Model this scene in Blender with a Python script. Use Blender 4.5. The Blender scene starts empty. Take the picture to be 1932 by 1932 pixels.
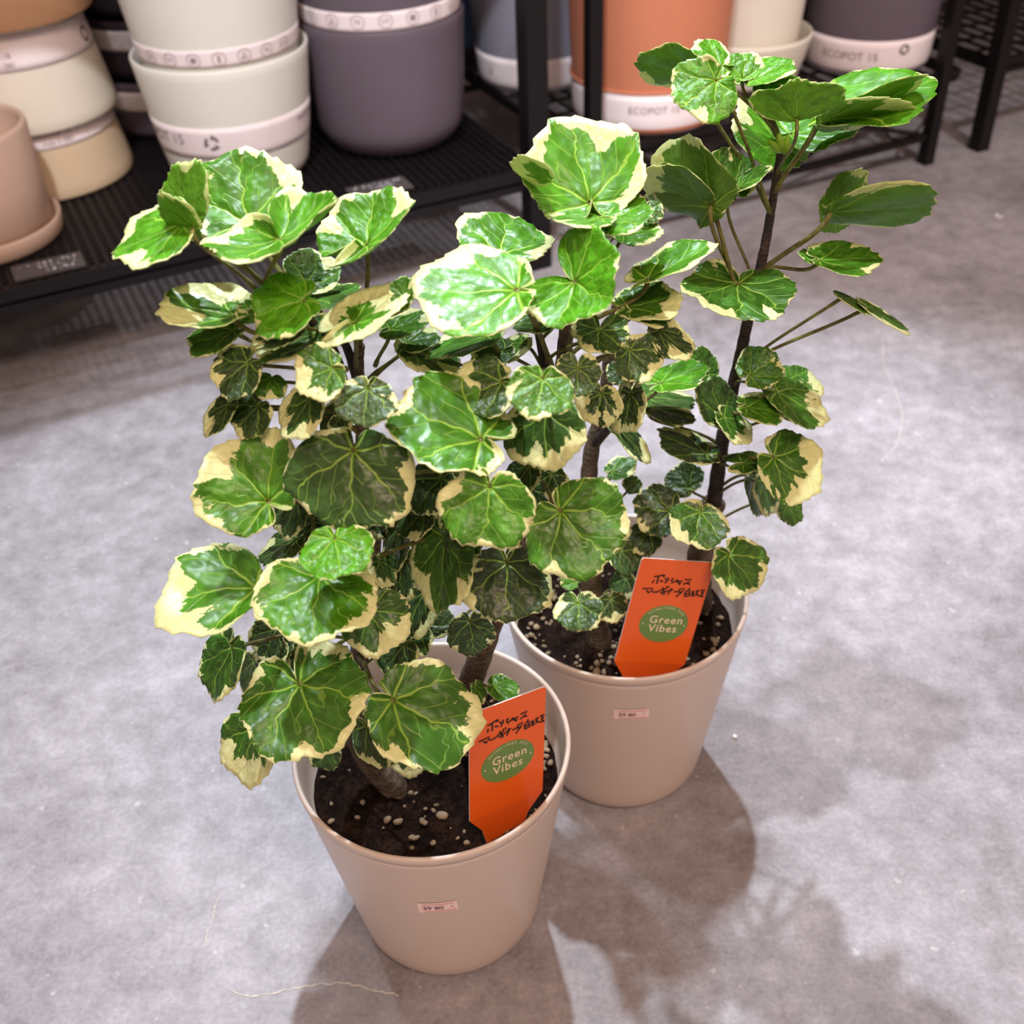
import bpy, bmesh, math, random
import numpy as np
from mathutils import Vector, Matrix
random.seed(7)
V = Vector
SC = bpy.context.scene
COL = SC.collection
# ------------------------------------------------------------------ camera
F_PX = 2150.7
PITCH, ROLL, CAM_H = 0.67549, -0.048577, 0.75389
FW = V((0, math.cos(PITCH), -math.sin(PITCH)))
_R = V((1, 0, 0)); _U = _R.cross(FW)
CR = _R * math.cos(ROLL) + _U * math.sin(ROLL)
CU = -_R * math.sin(ROLL) + _U * math.cos(ROLL)
CP = V((0, 0, CAM_H))
cam = bpy.data.cameras.new('camera'); camo = bpy.data.objects.new('camera', cam); COL.objects.link(camo)
camo.matrix_world = Matrix(((CR.x, CU.x, -FW.x, CP.x), (CR.y, CU.y, -FW.y, CP.y), (CR.z, CU.z, -FW.z, CP.z), (0, 0, 0, 1)))
cam.sensor_width = 36; cam.sensor_fit = 'HORIZONTAL'; cam.lens = 36 * F_PX / 1932
cam.clip_start = 0.02; cam.clip_end = 50
cam.dof.use_dof = True; cam.dof.focus_distance = 0.63; cam.dof.aperture_fstop = 9.5
SC.camera = camo
# ------------------------------------------------------------------ world, lights, exposure
SC.view_settings.view_transform = 'Standard'; SC.view_settings.look = 'None'
SC.view_settings.gamma = 1; SC.view_settings.exposure = 0.64
w = bpy.data.worlds.new('world'); SC.world = w; w.use_nodes = True
w.node_tree.nodes['Background'].inputs[0].default_value = (1.0, 0.70, 0.58, 1)
w.node_tree.nodes['Background'].inputs[1].default_value = 0.34
def spot(name, loc, target, watts, color, size, radius, blend=0.4):
    l = bpy.data.lights.new(name, 'SPOT'); o = bpy.data.objects.new(name, l); COL.objects.link(o)
    l.energy = watts; l.color = color; l.spot_size = math.radians(size); l.spot_blend = blend; l.shadow_soft_size = radius
    o.location = loc; o.rotation_euler = (V(target) - V(loc)).to_track_quat('-Z', 'Y').to_euler()
    return o
spot('spotlight_behind', (0.10, 1.72, 2.45), (0.0, 0.45, 0.2), 165, (0.80, 0.90, 1.0), 50, 0.032, 0.5)
spot('spotlight_above', (-0.22, 0.62, 2.45), (-0.02, 0.48, 0.2), 100, (0.84, 0.92, 1.0), 48, 0.035, 0.5)
spot('spotlight_left', (-0.85, 1.32, 2.45), (0.1, 0.5, 0.2), 30, (0.80, 0.88, 1.0), 44, 0.05)
spot('spotlight_shelf', (-0.15, -0.25, 2.45), (-0.19, 1.62, 0.50), 150, (0.88, 0.93, 1.0), 29, 0.05, 0.7)
spot('spotlight_right', (1.15, 0.1, 2.45), (0.68, 1.40, 0.1), 105, (1.0, 0.95, 0.95), 38, 0.05, 0.6)
def area(name, loc, target, watts, color, sx, sy):
    l = bpy.data.lights.new(name, 'AREA'); o = bpy.data.objects.new(name, l); COL.objects.link(o)
    l.energy = watts; l.color = color; l.shape = 'RECTANGLE'; l.size = sx; l.size_y = sy
    o.location = loc; o.rotation_euler = (V(target) - V(loc)).to_track_quat('-Z', 'Y').to_euler()
area('warm_fill', (0.4, -0.9, 2.6), (0.0, 0.5, 0.2), 27, (1.0, 0.71, 0.54), 1.2, 0.5)  # unseen warm fill light, added to brighten the shaded sides
# ------------------------------------------------------------------ projection helpers: place a point where a line of sight meets a real plane
def ray(px, py): return FW + CR * ((px - 966) / F_PX) - CU * ((py - 966) / F_PX)
def on_z(px, py, z=0.0):
    d = ray(px, py); return CP + d * ((z - CAM_H) / d.z)
def on_y(px, py, y):
    d = ray(px, py); return CP + d * (y / d.y)
def at_d(px, py, depth): return CP + ray(px, py) * depth
def depth_of(P): return (P - CP).dot(FW)
# ------------------------------------------------------------------ helpers
def tag(o, label=None, cat=None, group=None, kind=None):
    if label: o['label'] = label
    if cat: o['category'] = cat
    if group: o['group'] = group
    if kind: o['kind'] = kind
    return o
def empty(name, loc, rz=0.0):
    o = bpy.data.objects.new(name, None); COL.objects.link(o); o.location = loc; o.rotation_euler = (0, 0, rz)
    o.empty_display_size = 0.02; return o
def link(name, me, mats=None, parent=None):
    """mesh data is given in world space for things without a transformed parent, in the parent's space otherwise"""
    o = bpy.data.objects.new(name, me); COL.objects.link(o)
    if mats:
        for m in (mats if isinstance(mats, (list, tuple)) else [mats]): me.materials.append(m)
    if parent: o.parent = parent
    return o
def mesh_from(name, verts, faces, smooth=True):
    me = bpy.data.meshes.new(name); me.from_pydata([tuple(v) for v in verts], [], faces); me.update()
    if smooth: me.polygons.foreach_set('use_smooth', [True] * len(me.polygons))
    return me
class MB:
    def __init__(s): s.v = []; s.f = []
    def add(s, vs, fs):
        n = len(s.v); s.v += [V(v) for v in vs]; s.f += [tuple(i + n for i in f) for f in fs]; return s
    def box(s, c, sx, sy, sz, M=None):
        vs = [V((x * sx / 2, y * sy / 2, z * sz / 2)) for x in (-1, 1) for y in (-1, 1) for z in (-1, 1)]
        if M: vs = [M @ v for v in vs]
        return s.add([v + V(c) for v in vs], [(0, 1, 3, 2), (4, 6, 7, 5), (0, 4, 5, 1), (2, 3, 7, 6), (0, 2, 6, 4), (1, 5, 7, 3)])
    def tube(s, pts, rad, n=8, cap=True):
        pts = [V(p) for p in pts]; m = len(pts)
        if not isinstance(rad, (list, tuple)): rad = [rad] * m
        t0 = (pts[1] - pts[0]).normalized()
        a = t0.orthogonal().normalized(); vs = []
        for i in range(m):
            t = (pts[min(i + 1, m - 1)] - pts[max(i - 1, 0)]).normalized()
            a = (a - t * a.dot(t)).normalized(); b = t.cross(a)
            for k in range(n):
                an = 2 * math.pi * k / n; vs.append(pts[i] + (a * math.cos(an) + b * math.sin(an)) * rad[i])
        fs = [(i * n + k, i * n + (k + 1) % n, (i + 1) * n + (k + 1) % n, (i + 1) * n + k) for i in range(m - 1) for k in range(n)]
        if cap: fs += [tuple(range(n - 1, -1, -1)), tuple((m - 1) * n + k for k in range(n))]
        return s.add(vs, fs)
    def lathe(s, prof, n=72, c=(0, 0, 0)):
        c = V(c); vs = []; m = len(prof)
        for r, z in prof:
            for k in range(n):
                a = 2 * math.pi * k / n; vs.append(c + V((r * math.cos(a), r * math.sin(a), z)))
        fs = [(i * n + k, i * n + (k + 1) % n, (i + 1) * n + (k + 1) % n, (i + 1) * n + k) for i in range(m - 1) for k in range(n)]
        return s.add(vs, fs)
    def build(s, name, mats, parent=None, smooth=True):
        return link(name, mesh_from(name, s.v, s.f, smooth), mats, parent)
def catmull(pts, sub=6):
    pts = [V(p) for p in pts]; out = []
    for i in range(len(pts) - 1):
        p0, p1, p2, p3 = pts[max(i - 1, 0)], pts[i], pts[i + 1], pts[min(i + 2, len(pts) - 1)]
        for k in range(sub):
            t = k / sub
            out.append(0.5 * ((2 * p1) + (p2 - p0) * t + (2 * p0 - 5 * p1 + 4 * p2 - p3) * t * t + (3 * p1 - p0 - 3 * p2 + p3) * t ** 3))
    return out + [pts[-1]]
# ------------------------------------------------------------------ materials
def new_mat(name):
    m = bpy.data.materials.new(name); m.use_nodes = True; nt = m.node_tree
    return m, nt, nt.nodes['Principled BSDF']
class NT:
    def __init__(s, nt): s.nt = nt
    def n(s, t, **kw):
        nd = s.nt.nodes.new(t)
        for k, v in kw.items(): setattr(nd, k, v)
        return nd
    def put(s, sock, v):
        if isinstance(v, bpy.types.NodeSocket): s.nt.links.new(v, sock)
        else: sock.default_value = v
    def math(s, op, a, b=0.0, c=None):
        nd = s.n('ShaderNodeMath', operation=op); s.put(nd.inputs[0], a); s.put(nd.inputs[1], b)
        if c is not None: s.put(nd.inputs[2], c)
        return nd.outputs[0]
    def mix(s, f, a, b):
        nd = s.n('ShaderNodeMix', data_type='RGBA'); s.put(nd.inputs[0], f); s.put(nd.inputs[6], a); s.put(nd.inputs[7], b); return nd.outputs[2]
    def step(s, x, a, b):
        nd = s.n('ShaderNodeMapRange', interpolation_type='SMOOTHSTEP'); s.put(nd.inputs[0], x)
        nd.inputs[1].default_value = a; nd.inputs[2].default_value = b; return nd.outputs[0]
    def noise(s, vec, scale, detail=2.0, rough=0.5, w=None):
        nd = s.n('ShaderNodeTexNoise', noise_dimensions='4D' if w is not None else '3D')
        if vec is not None: s.put(nd.inputs['Vector'], vec)
        if w is not None: s.put(nd.inputs['W'], w)
        nd.inputs['Scale'].default_value = scale; nd.inputs['Detail'].default_value = detail; nd.inputs['Roughness'].default_value = rough
        return nd.outputs[0]
    def comb(s, x, y, z=0.0):
        nd = s.n('ShaderNodeCombineXYZ'); s.put(nd.inputs[0], x); s.put(nd.inputs[1], y); s.put(nd.inputs[2], z); return nd.outputs[0]
    def coord(s, which='Object'): return s.n('ShaderNodeTexCoord').outputs[which]
    def bump(s, h, strength, dist, bsdf):
        nd = s.n('ShaderNodeBump'); nd.inputs['Strength'].default_value = strength; nd.inputs['Distance'].default_value = dist
        s.put(nd.inputs['Height'], h); s.nt.links.new(nd.outputs[0], bsdf.inputs['Normal'])
def simple(name, col, rough=0.5, var=0.06, scale=30, spec=0.4, bump=0.0, bdist=0.001, metal=0.0):
    m, nt, b = new_mat(name); N = NT(nt)
    nz = N.noise(N.coord(), scale, 4, 0.6)
    c1 = tuple(max(0, c * (1 - var)) for c in col) + (1,); c2 = tuple(min(1, c * (1 + var)) for c in col) + (1,)
    nt.links.new(N.mix(nz, c1, c2), b.inputs['Base Color'])
    b.inputs['Roughness'].default_value = rough; b.inputs['Specular IOR Level'].default_value = spec; b.inputs['Metallic'].default_value = metal
    if bump: N.bump(nz, bump, bdist, b)
    return m
def srgb(r, g, b):
    f = lambda c: (c / 255 / 12.92) if c / 255 <= 0.04045 else ((c / 255 + 0.055) / 1.055) ** 2.4
    return (f(r), f(g), f(b))
M = {}
def concrete():
    m, nt, b = new_mat('concrete'); N = NT(nt); co = N.coord()
    a = N.noise(co, 5, 5, 0.6); c = N.noise(co, 38, 6, 0.7); d = N.noise(co, 260, 3, 0.6)
    t = N.math('ADD', N.math('MULTIPLY', a, 0.45), N.math('ADD', N.math('MULTIPLY', c, 0.4), N.math('MULTIPLY', d, 0.22)))
    cr = N.n('ShaderNodeValToRGB'); N.put(cr.inputs[0], t)
    e = cr.color_ramp.elements; e[0].position = 0.38; e[0].color = (0.145, 0.132, 0.138, 1); e[1].position = 0.70; e[1].color = (0.42, 0.40, 0.43, 1)
    k = cr.color_ramp.elements.new(0.54); k.color = (0.27, 0.255, 0.272, 1)
    sp = N.step(N.noise(co, 90, 2, 0.4), 0.70, 0.76)
    nt.links.new(N.mix(N.math('MULTIPLY', sp, 0.35), cr.outputs[0], (0.6, 0.58, 0.58, 1)), b.inputs['Base Color'])
    N.put(b.inputs['Roughness'], N.math('ADD', N.math('MULTIPLY', c, 0.25), 0.42)); b.inputs['Specular IOR Level'].default_value = 0.35
    N.bump(N.math('ADD', c, d), 0.25, 0.001, b); return m
M['floor'] = concrete()
M['wall'] = simple('dark_wall', (0.010, 0.006, 0.006), 0.9, 0.2, 8)
M['crack'] = simple('crack_filler', (0.50, 0.45, 0.38), 0.7, 0.2, 60)
M['black_metal'] = simple('black_metal', (0.005, 0.0035, 0.0045), 0.5, 0.25, 60, 0.28)
M['pot_beige'] = simple('beige_plastic', srgb(208, 191, 178), 0.36, 0.02, 14, 0.4, 0.02)
M['stone_beige'] = simple('beige_stoneware', srgb(205, 178, 160), 0.6, 0.06, 60, 0.3, 0.05)
M['pot_cream'] = simple('cream_matt_plastic', srgb(222, 215, 200), 0.55, 0.03, 20, 0.3)
M['pot_tan'] = simple('tan_matt_plastic', srgb(214, 192, 162), 0.55, 0.03, 20, 0.3)
M['pot_light'] = simple('light_grey_plastic', srgb(224, 224, 216), 0.5, 0.02, 20, 0.3)
M['pot_dark'] = simple('dark_grey_plastic', srgb(98, 88, 98), 0.5, 0.06, 24, 0.3)
M['pot_black'] = simple('charcoal_plastic', srgb(60, 52, 58), 0.5, 0.06, 24, 0.3)
M['pot_blue'] = simple('blue_grey_plastic', srgb(138, 138, 152), 0.5, 0.05, 24, 0.3)
M['pot_navy'] = simple('dark_blue_plastic', srgb(52, 66, 92), 0.5, 0.05, 24, 0.3)
M['pot_brown'] = simple('brown_tan_plastic', srgb(196, 156, 122), 0.55, 0.05, 24, 0.3)
M['terracotta'] = simple('terracotta_plastic', srgb(190, 120, 90), 0.55, 0.05, 24, 0.3)
M['paper'] = simple('white_paper', srgb(236, 226, 228), 0.7, 0.02, 40, 0.2)
M['print'] = simple('grey_print', srgb(140, 122, 126), 0.7, 0.05)
M['print_dark'] = simple('dark_print', srgb(70, 62, 70), 0.7, 0.05)
M['sticker'] = simple('pink_sticker_paper', srgb(246, 218, 212), 0.7, 0.03, 200)
M['sticker_line'] = simple('red_sticker_ink', srgb(222, 160, 160), 0.7, 0.05)
M['sticker_ink'] = simple('grey_sticker_ink', srgb(128, 100, 106), 0.7, 0.05)
M['tag_orange'] = simple('orange_tag_plastic', (0.80, 0.125, 0.012), 0.28, 0.03, 60, 0.5)
M['tag_white'] = simple('white_tag_edge', (0.85, 0.82, 0.78), 0.4, 0.02)
M['tag_green'] = simple('green_badge_print', (0.135, 0.255, 0.055), 0.3, 0.04, 60, 0.5)
M['tag_cream'] = simple('cream_badge_print', (0.85, 0.70, 0.52), 0.4, 0.02)
M['marker'] = simple('black_marker_ink', (0.012, 0.008, 0.008), 0.5, 0.1)
M['chalk'] = simple('white_chalk_pen', (0.72, 0.70, 0.78), 0.8, 0.1)
M['plate'] = simple('slate_grey_plate', (0.07, 0.062, 0.062), 0.5, 0.15, 50)
M['pebble'] = simple('perlite', (0.24, 0.18, 0.115), 0.85, 0.6, 70, 0.2, 0.3)
M['fibre'] = simple('pale_fibre', (0.6, 0.5, 0.45), 0.6, 0.1)
M['bead'] = simple('white_bead', (0.9, 0.9, 0.92), 0.2, 0.02, 30, 0.6)
def soil():
    m, nt, b = new_mat('potting_soil'); N = NT(nt); co = N.coord()
    c = N.noise(co, 90, 8, 0.75); d = N.noise(co, 420, 4, 0.7)
    t = N.math('ADD', N.math('MULTIPLY', c, 0.6), N.math('MULTIPLY', d, 0.4))
    nt.links.new(N.mix(N.step(t, 0.42, 0.68), (0.004, 0.002, 0.0015, 1), (0.040, 0.019, 0.011, 1)), b.inputs['Base Color'])
    b.inputs['Roughness'].default_value = 0.95; b.inputs['Specular IOR Level'].default_value = 0.1; N.bump(t, 1.0, 0.004, b); return m
M['soil'] = soil()
def bark(name, lo, hi, ring):
    m, nt, b = new_mat(name); N = NT(nt); co = N.coord()
    c = N.noise(co, 120, 5, 0.7)
    wv = N.n('ShaderNodeTexWave', bands_direction='Z'); wv.inputs['Scale'].default_value = 26; wv.inputs['Distortion'].default_value = 6; wv.inputs['Detail'].default_value = 2
    t = N.math('ADD', N.math('MULTIPLY', c, 0.75), N.math('MULTIPLY', wv.outputs[1], ring))
    nt.links.new(N.mix(N.step(t, 0.3, 0.75), lo + (1,), hi + (1,)), b.inputs['Base Color'])
    b.inputs['Roughness'].default_value = 0.75; N.bump(t, 0.6, 0.0015, b); return m
M['bark'] = bark('pale_brown_bark', (0.060, 0.042, 0.026), (0.24, 0.18, 0.115), 0.14)
M['bark_dark'] = bark('dark_speckled_bark', (0.012, 0.008, 0.006), (0.10, 0.062, 0.045), 0.12)
M['petiole'] = bark('green_brown_stalk', (0.11, 0.085, 0.022), (0.30, 0.36, 0.075), 0.1)
def leaf_mat(name, under):
    m, nt, b = new_mat(name); N = NT(nt)
    uv = N.n('ShaderNodeUVMap', uv_map='polar').outputs[0]; xy = N.n('ShaderNodeUVMap', uv_map='plan').outputs[0]
    sx = N.n('ShaderNodeSeparateXYZ'); N.put(sx.inputs[0], uv); th, rn = sx.outputs[0], sx.outputs[1]
    oi = N.n('ShaderNodeObjectInfo'); seed = N.math('MULTIPLY', oi.outputs['Random'], 37.0)
    ln = N.n('ShaderNodeVectorMath', operation='LENGTH'); N.put(ln.inputs[0], xy); r = ln.outputs[1]
    wob = N.math('SUBTRACT', N.noise(xy, 2.6, 2, 0.5, seed), 0.5)
    q = N.math('ADD', N.math('MULTIPLY', th, 3.6), N.math('MULTIPLY', wob, 0.75))        # th = angle / pi : veins every 50 degrees
    f = N.math('ABSOLUTE', N.math('SUBTRACT', q, N.math('ROUND', q)))
    dm = N.math('MULTIPLY', N.math('MULTIPLY', f, 0.87), r)
    wid = N.math('SUBTRACT', 0.024, N.math('MULTIPLY', r, 0.016))
    main = N.math('SUBTRACT', 1.0, N.step(N.math('DIVIDE', dm, wid), 0.35, 1.0))
    p = N.math('MULTIPLY', N.math('SUBTRACT', N.math('ADD', r, N.math('MULTIPLY', wob, 0.5)), N.math('MULTIPLY', f, N.math('MULTIPLY', r, 1.1))), 4.2)
    pf = N.math('ABSOLUTE', N.math('SUBTRACT', p, N.math('ROUND', p)))
    sec = N.math('MULTIPLY', N.math('SUBTRACT', 1.0, N.step(pf, 0.015, 0.07)), N.step(r, 0.15, 0.35))
    vein = N.math('MAXIMUM', main, N.math('MULTIPLY', sec, 0.45))
    # cream margin: angular noise picks the sectors, fine radial streaks make the inner border jagged
    n1 = N.noise(N.comb(N.math('MULTIPLY', th, 2.3), N.math('MULTIPLY', rn, 0.35)), 1.7, 1.5, 0.5, seed)
    n2 = N.noise(N.comb(N.math('MULTIPLY', th, 6.0), N.math('MULTIPLY', rn, 1.5)), 2.0, 4, 0.62, seed)
    e = N.math('ADD', rn, N.math('ADD', N.math('MULTIPLY', N.math('SUBTRACT', n1, 0.5), 2.0), N.math('MULTIPLY', N.math('SUBTRACT', n2, 0.5), 0.85)))
    thr = N.math('SUBTRACT', 1.13, N.math('MULTIPLY', oi.outputs['Alpha'], 0.52))
    e2 = N.math('MAXIMUM', N.math('SUBTRACT', e, thr), N.math('SUBTRACT', N.math('ADD', rn, N.math('MULTIPLY', N.math('SUBTRACT', n2, 0.5), 0.30)), 0.985))
    cream = N.step(e2, 0.0, 0.022)
    g = oi.outputs['Color']
    blot = N.step(N.noise(N.comb(N.math('MULTIPLY', th, 3.0), rn), 3.0, 3, 0.6, N.math('ADD', seed, 9.0)), 0.42, 0.62)
    hs = N.n('ShaderNodeHueSaturation'); hs.inputs['Saturation'].default_value = 0.98; hs.inputs['Value'].default_value = 1.45; N.put(hs.inputs['Color'], g)
    hd = N.n('ShaderNodeHueSaturation'); hd.inputs['Value'].default_value = 0.84; N.put(hd.inputs['Color'], g)
    green = N.mix(N.math('MULTIPLY', blot, 0.85), hd.outputs[0], hs.outputs[0])
    veinc = N.mix(0.68, hs.outputs[0], (0.50, 0.78, 0.10, 1))
    green = N.mix(N.math('MULTIPLY', vein, 0.85 if not under else 0.5), green, veinc)
    cc = N.mix(N.noise(xy, 6, 3, 0.6, seed), (0.85, 0.86, 0.33, 1), (0.94, 0.95, 0.58, 1))
    cc = N.mix(N.math('MULTIPLY', vein, 0.35), cc, (0.50, 0.58, 0.14, 1))
    col = N.mix(cream, green, cc)
    if under: col = N.mix(0.35, col, (0.20, 0.42, 0.04, 1))
    nt.links.new(col, b.inputs['Base Color'])
    b.inputs['Roughness'].default_value = 0.35 if not under else 0.5
    b.inputs['Specular IOR Level'].default_value = 0.5 if not under else 0.25
    quilt = N.noise(xy, 6.5, 1.0, 0.4, seed)
    h = N.math('ADD', N.math('SUBTRACT', N.math('MULTIPLY', quilt, 0.9), N.math('MULTIPLY', vein, 0.45)), N.math('MULTIPLY', N.step(f, 0.0, 0.35), 0.5))
    N.bump(h, 0.36, 0.0042, b)
    tr = N.n('ShaderNodeBsdfTranslucent'); N.put(tr.inputs[0], N.mix(0.35, col, (0.35, 0.55, 0.04, 1)))
    ms = N.n('ShaderNodeMixShader'); ms.inputs[0].default_value = 0.26
    out = nt.nodes['Material Output']
    nt.links.new(b.outputs[0], ms.inputs[1]); nt.links.new(tr.outputs[0], ms.inputs[2]); nt.links.new(ms.outputs[0], out.inputs[0])
    return m
M['leaf'] = leaf_mat('variegated_leaf', False); M['leaf_under'] = leaf_mat('variegated_leaf_underside', True)
# ================================================================== large structure
fl = MB().add([(-5, -2, 0), (5, -2, 0), (5, 5, 0), (-5, 5, 0), (-5, -2, -0.05), (5, -2, -0.05), (5, 5, -0.05), (-5, 5, -0.05)],
              [(0, 1, 2, 3), (7, 6, 5, 4), (0, 4, 5, 1), (1, 5, 6, 2), (2, 6, 7, 3), (3, 7, 4, 0)])
floor = tag(fl.build('floor', M['floor'], smooth=False), kind='structure')
def crack(pts, wd):
    P = catmull([on_z(x, y) for x, y in pts], 8); vs = []; fs = []
    for i, p in enumerate(P):
        t = (P[min(i + 1, len(P) - 1)] - P[max(i - 1, 0)]).normalized(); s = V((-t.y, t.x, 0))
        j = s * (random.uniform(-1, 1) * wd * 1.2); ww = wd * random.uniform(0.25, 1.0)
        vs += [p + j + s * ww + V((0, 0, 0.0004)), p + j - s * ww + V((0, 0, 0.0004))]
        if i: fs.append((2 * i - 2, 2 * i - 1, 2 * i + 1, 2 * i))
    link('crack', mesh_from('crack', vs, fs, False), M['crack'], floor)
crack([(430, 1866), (480, 1880), (540, 1868), (600, 1858), (650, 1856), (700, 1866), (752, 1878)], 0.0007)
crack([(385, 1790), (392, 1760), (400, 1735), (408, 1705), (420, 1680)], 0.0006)
crack([(1665, 640), (1668, 690), (1690, 740), (1702, 790), (1690, 840), (1662, 872)], 0.0006)
UX = V((math.cos(math.radians(24.6)), math.sin(math.radians(24.6)), 0)); UY = V((-UX.y, UX.x, 0)); RZ = math.radians(24.6)
LEG = V((0.709, 1.808, 0)); SH = 0.148
def sh(s, d, z=0.0): return LEG - UX * s + UY * d + V((0, 0, z))     # s metres left of the right-hand post along the shelf front, d back
wb = MB().add([sh(-3.2, 0.82), sh(4.2, 0.82), sh(4.2, 0.82, 2.8), sh(-3.2, 0.82, 2.8), sh(-3.2, 0.88), sh(4.2, 0.88), sh(4.2, 0.88, 2.8), sh(-3.2, 0.88, 2.8)],
              [(0, 1, 2, 3), (7, 6, 5, 4), (0, 4, 5, 1), (1, 5, 6, 2), (2, 6, 7, 3), (3, 7, 4, 0)])
tag(wb.build('wall_back', M['wall'], smooth=False), kind='structure')
# ------------------------------------------------------------------ shelf units
def bar(mb, a, b, wx, wz=None):
    """square bar between two local points"""
    a, b = V(a), V(b); wz = wz or wx; t = (b - a); L = t.length; t.normalize()
    up = V((0, 0, 1)) if abs(t.z) < 0.9 else V((0, 1, 0))
    s = t.cross(up).normalized(); up = s.cross(t)
    vs = [a + t * (L * k) + s * (wx / 2 * i) + up * (wz / 2 * j) for k in (0, 1) for i, j in ((-1, -1), (1, -1), (1, 1), (-1, 1))]
    mb.add(vs, [(0, 3, 2, 1), (4, 5, 6, 7), (0, 1, 5, 4), (1, 2, 6, 5), (2, 3, 7, 6), (3, 0, 4, 7)])
def shelf_unit(s0, length, depth, post, label, cell, wire, brace, lip, over=0.0):
    """local frame: x from 0 (right end) to -length, y back from the front edge"""
    t = empty('wire_shelf', sh(s0, 0), RZ)
    tag(t, label, 'shelf', 'black metal shelf units along the wall')
    bm_ = M['black_metal']
    for x in (0, -length):
        for y in (0, depth):
            bar_mb = MB(); bar(bar_mb, (x, y, 0), (x, y, 1.0), post); bar_mb.build('post', bm_, t, False)
    for z, nm in ((SH, 'shelf_grid'), (0.66, 'unseen_upper_grid')):  # upper grid and rails are out of view, added to block light towards the back
        g = MB()
        nx = int((length + over) / cell[0]); ny = int(depth / cell[1])
        for i in range(nx + 1):
            x = over - (length + over) * i / nx; bar(g, (x, 0, z - wire / 2), (x, depth, z - wire / 2), wire)
        for j in range(ny + 1):
            y = depth * j / ny; bar(g, (over, y, z - wire), (-length, y, z - wire), wire)
        g.build(nm, bm_, t, False)
        for y in (0, depth):
            r = MB(); bar(r, (over, y, z - lip * 0.25), (-length, y, z - lip * 0.25), 0.009, lip * 0.5)
            bar(r, (over, y + (0.006 if y == 0 else -0.006), z - lip * 0.85), (-length, y + (0.006 if y == 0 else -0.006), z - lip * 0.85), 0.012, lip * 0.34)
            r.build('shelf_rail', bm_, t, False)
        for x in (over, -length):
            r = MB(); bar(r, (x, 0, z - lip * 0.4), (x, depth, z - lip * 0.4), 0.009, lip * 0.7); r.build('shelf_rail', bm_, t, False)
    if brace:
        for y in (0, depth):
            r = MB(); bar(r, (0, y, 0.046), (-length, y, 0.046), 0.010); r.build('stretcher', bm_, t, False)
        n = 2
        for k in range(n):
            x0, x1 = -length * k / n, -length * (k + 1) / n
            for (p, q) in (((x0, 0.001, 0.046), (x1, 0.001, SH - 0.01)), ((x1, -0.001, 0.046), (x0, -0.001, SH - 0.01))):
                r = MB(); bar(r, p, q, 0.006); r.build('brace', bm_, t, False)
        ring = [V((-0.055 + 0.045 * math.cos(a * math.pi / 12), 0.004, 0.092 + 0.042 * math.sin(a * math.pi / 12))) for a in range(25)]
        MB().tube(ring, 0.0022, 6, False).build('scroll', bm_, t)
    return t
shelf_unit(0.720, 1.05, 0.62, 0.030, 'low black mesh shelf on the left with the grey and cream pots', (0.0125, 0.0125), 0.0042, False, 0.032)
shelf_unit(0.0, 0.630, 0.62, 0.019, 'black slatted shelf with crossed braces under the terracotta pot', (0.030, 0.055), 0.0045, True, 0.020, 0.035)
shelf_unit(-0.915, 0.80, 0.62, 0.024, 'empty black shelf at the far right edge', (0.030, 0.055), 0.0045, False, 0.026)
# ------------------------------------------------------------------ text and marks wrapped on surfaces
def text2d(s, size, align='CENTER', spacing=1.0, bold=0.0):
    cu = bpy.data.curves.new('lettering', 'FONT'); cu.body = s; cu.size = size; cu.align_x = align; cu.align_y = 'CENTER'
    cu.space_character = spacing; cu.offset = bold; cu.resolution_u = 3
    o = bpy.data.objects.new('lettering', cu); COL.objects.link(o)
    me = bpy.data.meshes.new_from_object(o.evaluated_get(bpy.context.evaluated_depsgraph_get()))
    vs = [(v.co.x, v.co.y) for v in me.vertices]; fs = [tuple(p.vertices) for p in me.polygons]
    bpy.data.objects.remove(o); bpy.data.curves.remove(cu); bpy.data.meshes.remove(me)
    return vs, fs
def ribbon2d(pts, wd):
    vs = []; fs = []; P = [V((x, y, 0)) for x, y in pts]
    for i, p in enumerate(P):
        t = (P[min(i + 1, len(P) - 1)] - P[max(i - 1, 0)])
        t = t.normalized() if t.length > 1e-9 else V((1, 0, 0)); s = V((-t.y, t.x, 0)) * wd / 2
        vs += [(p.x + s.x, p.y + s.y), (p.x - s.x, p.y - s.y)]
        if i: fs.append((2 * i - 2, 2 * i - 1, 2 * i + 1, 2 * i))
    return vs, fs
def ring2d(cx, cy, r, wd, n=20): return ribbon2d([(cx + r * math.cos(2 * math.pi * k / n), cy + r * math.sin(2 * math.pi * k / n)) for k in range(n + 1)], wd)
def rect2d(x0, y0, x1, y1, nx=14):
    vs = []; fs = []
    for i in range(nx + 1):
        x = x0 + (x1 - x0) * i / nx; vs += [(x, y0), (x, y1)]
        if i: fs.append((2 * i - 2, 2 * i, 2 * i + 1, 2 * i - 1))
    return vs, fs
def shift(g, dx, dy, rot=0.0):
    c_, s_ = math.cos(rot), math.sin(rot)
    return [(x * c_ - y * s_ + dx, x * s_ + y * c_ + dy) for x, y in g[0]], g[1]
class Flat(MB):
    def put(s, g, fn): return s.add([fn(x, y) for x, y in g[0]], g[1])
def wrap_fn(rad, phi, z0, eps, rot=0.0):
    """rad(z) -> outer radius; x runs to the right round the pot, y up"""
    c_, s_ = math.cos(rot), math.sin(rot)
    def fn(x, y):
        X, Y = x * c_ - y * s_, x * s_ + y * c_
        z = z0 + Y; r = rad(z); a = phi + X / max(r, 0.01)
        return V(((r + eps) * math.cos(a), (r + eps) * math.sin(a), z))
    return fn
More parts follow.
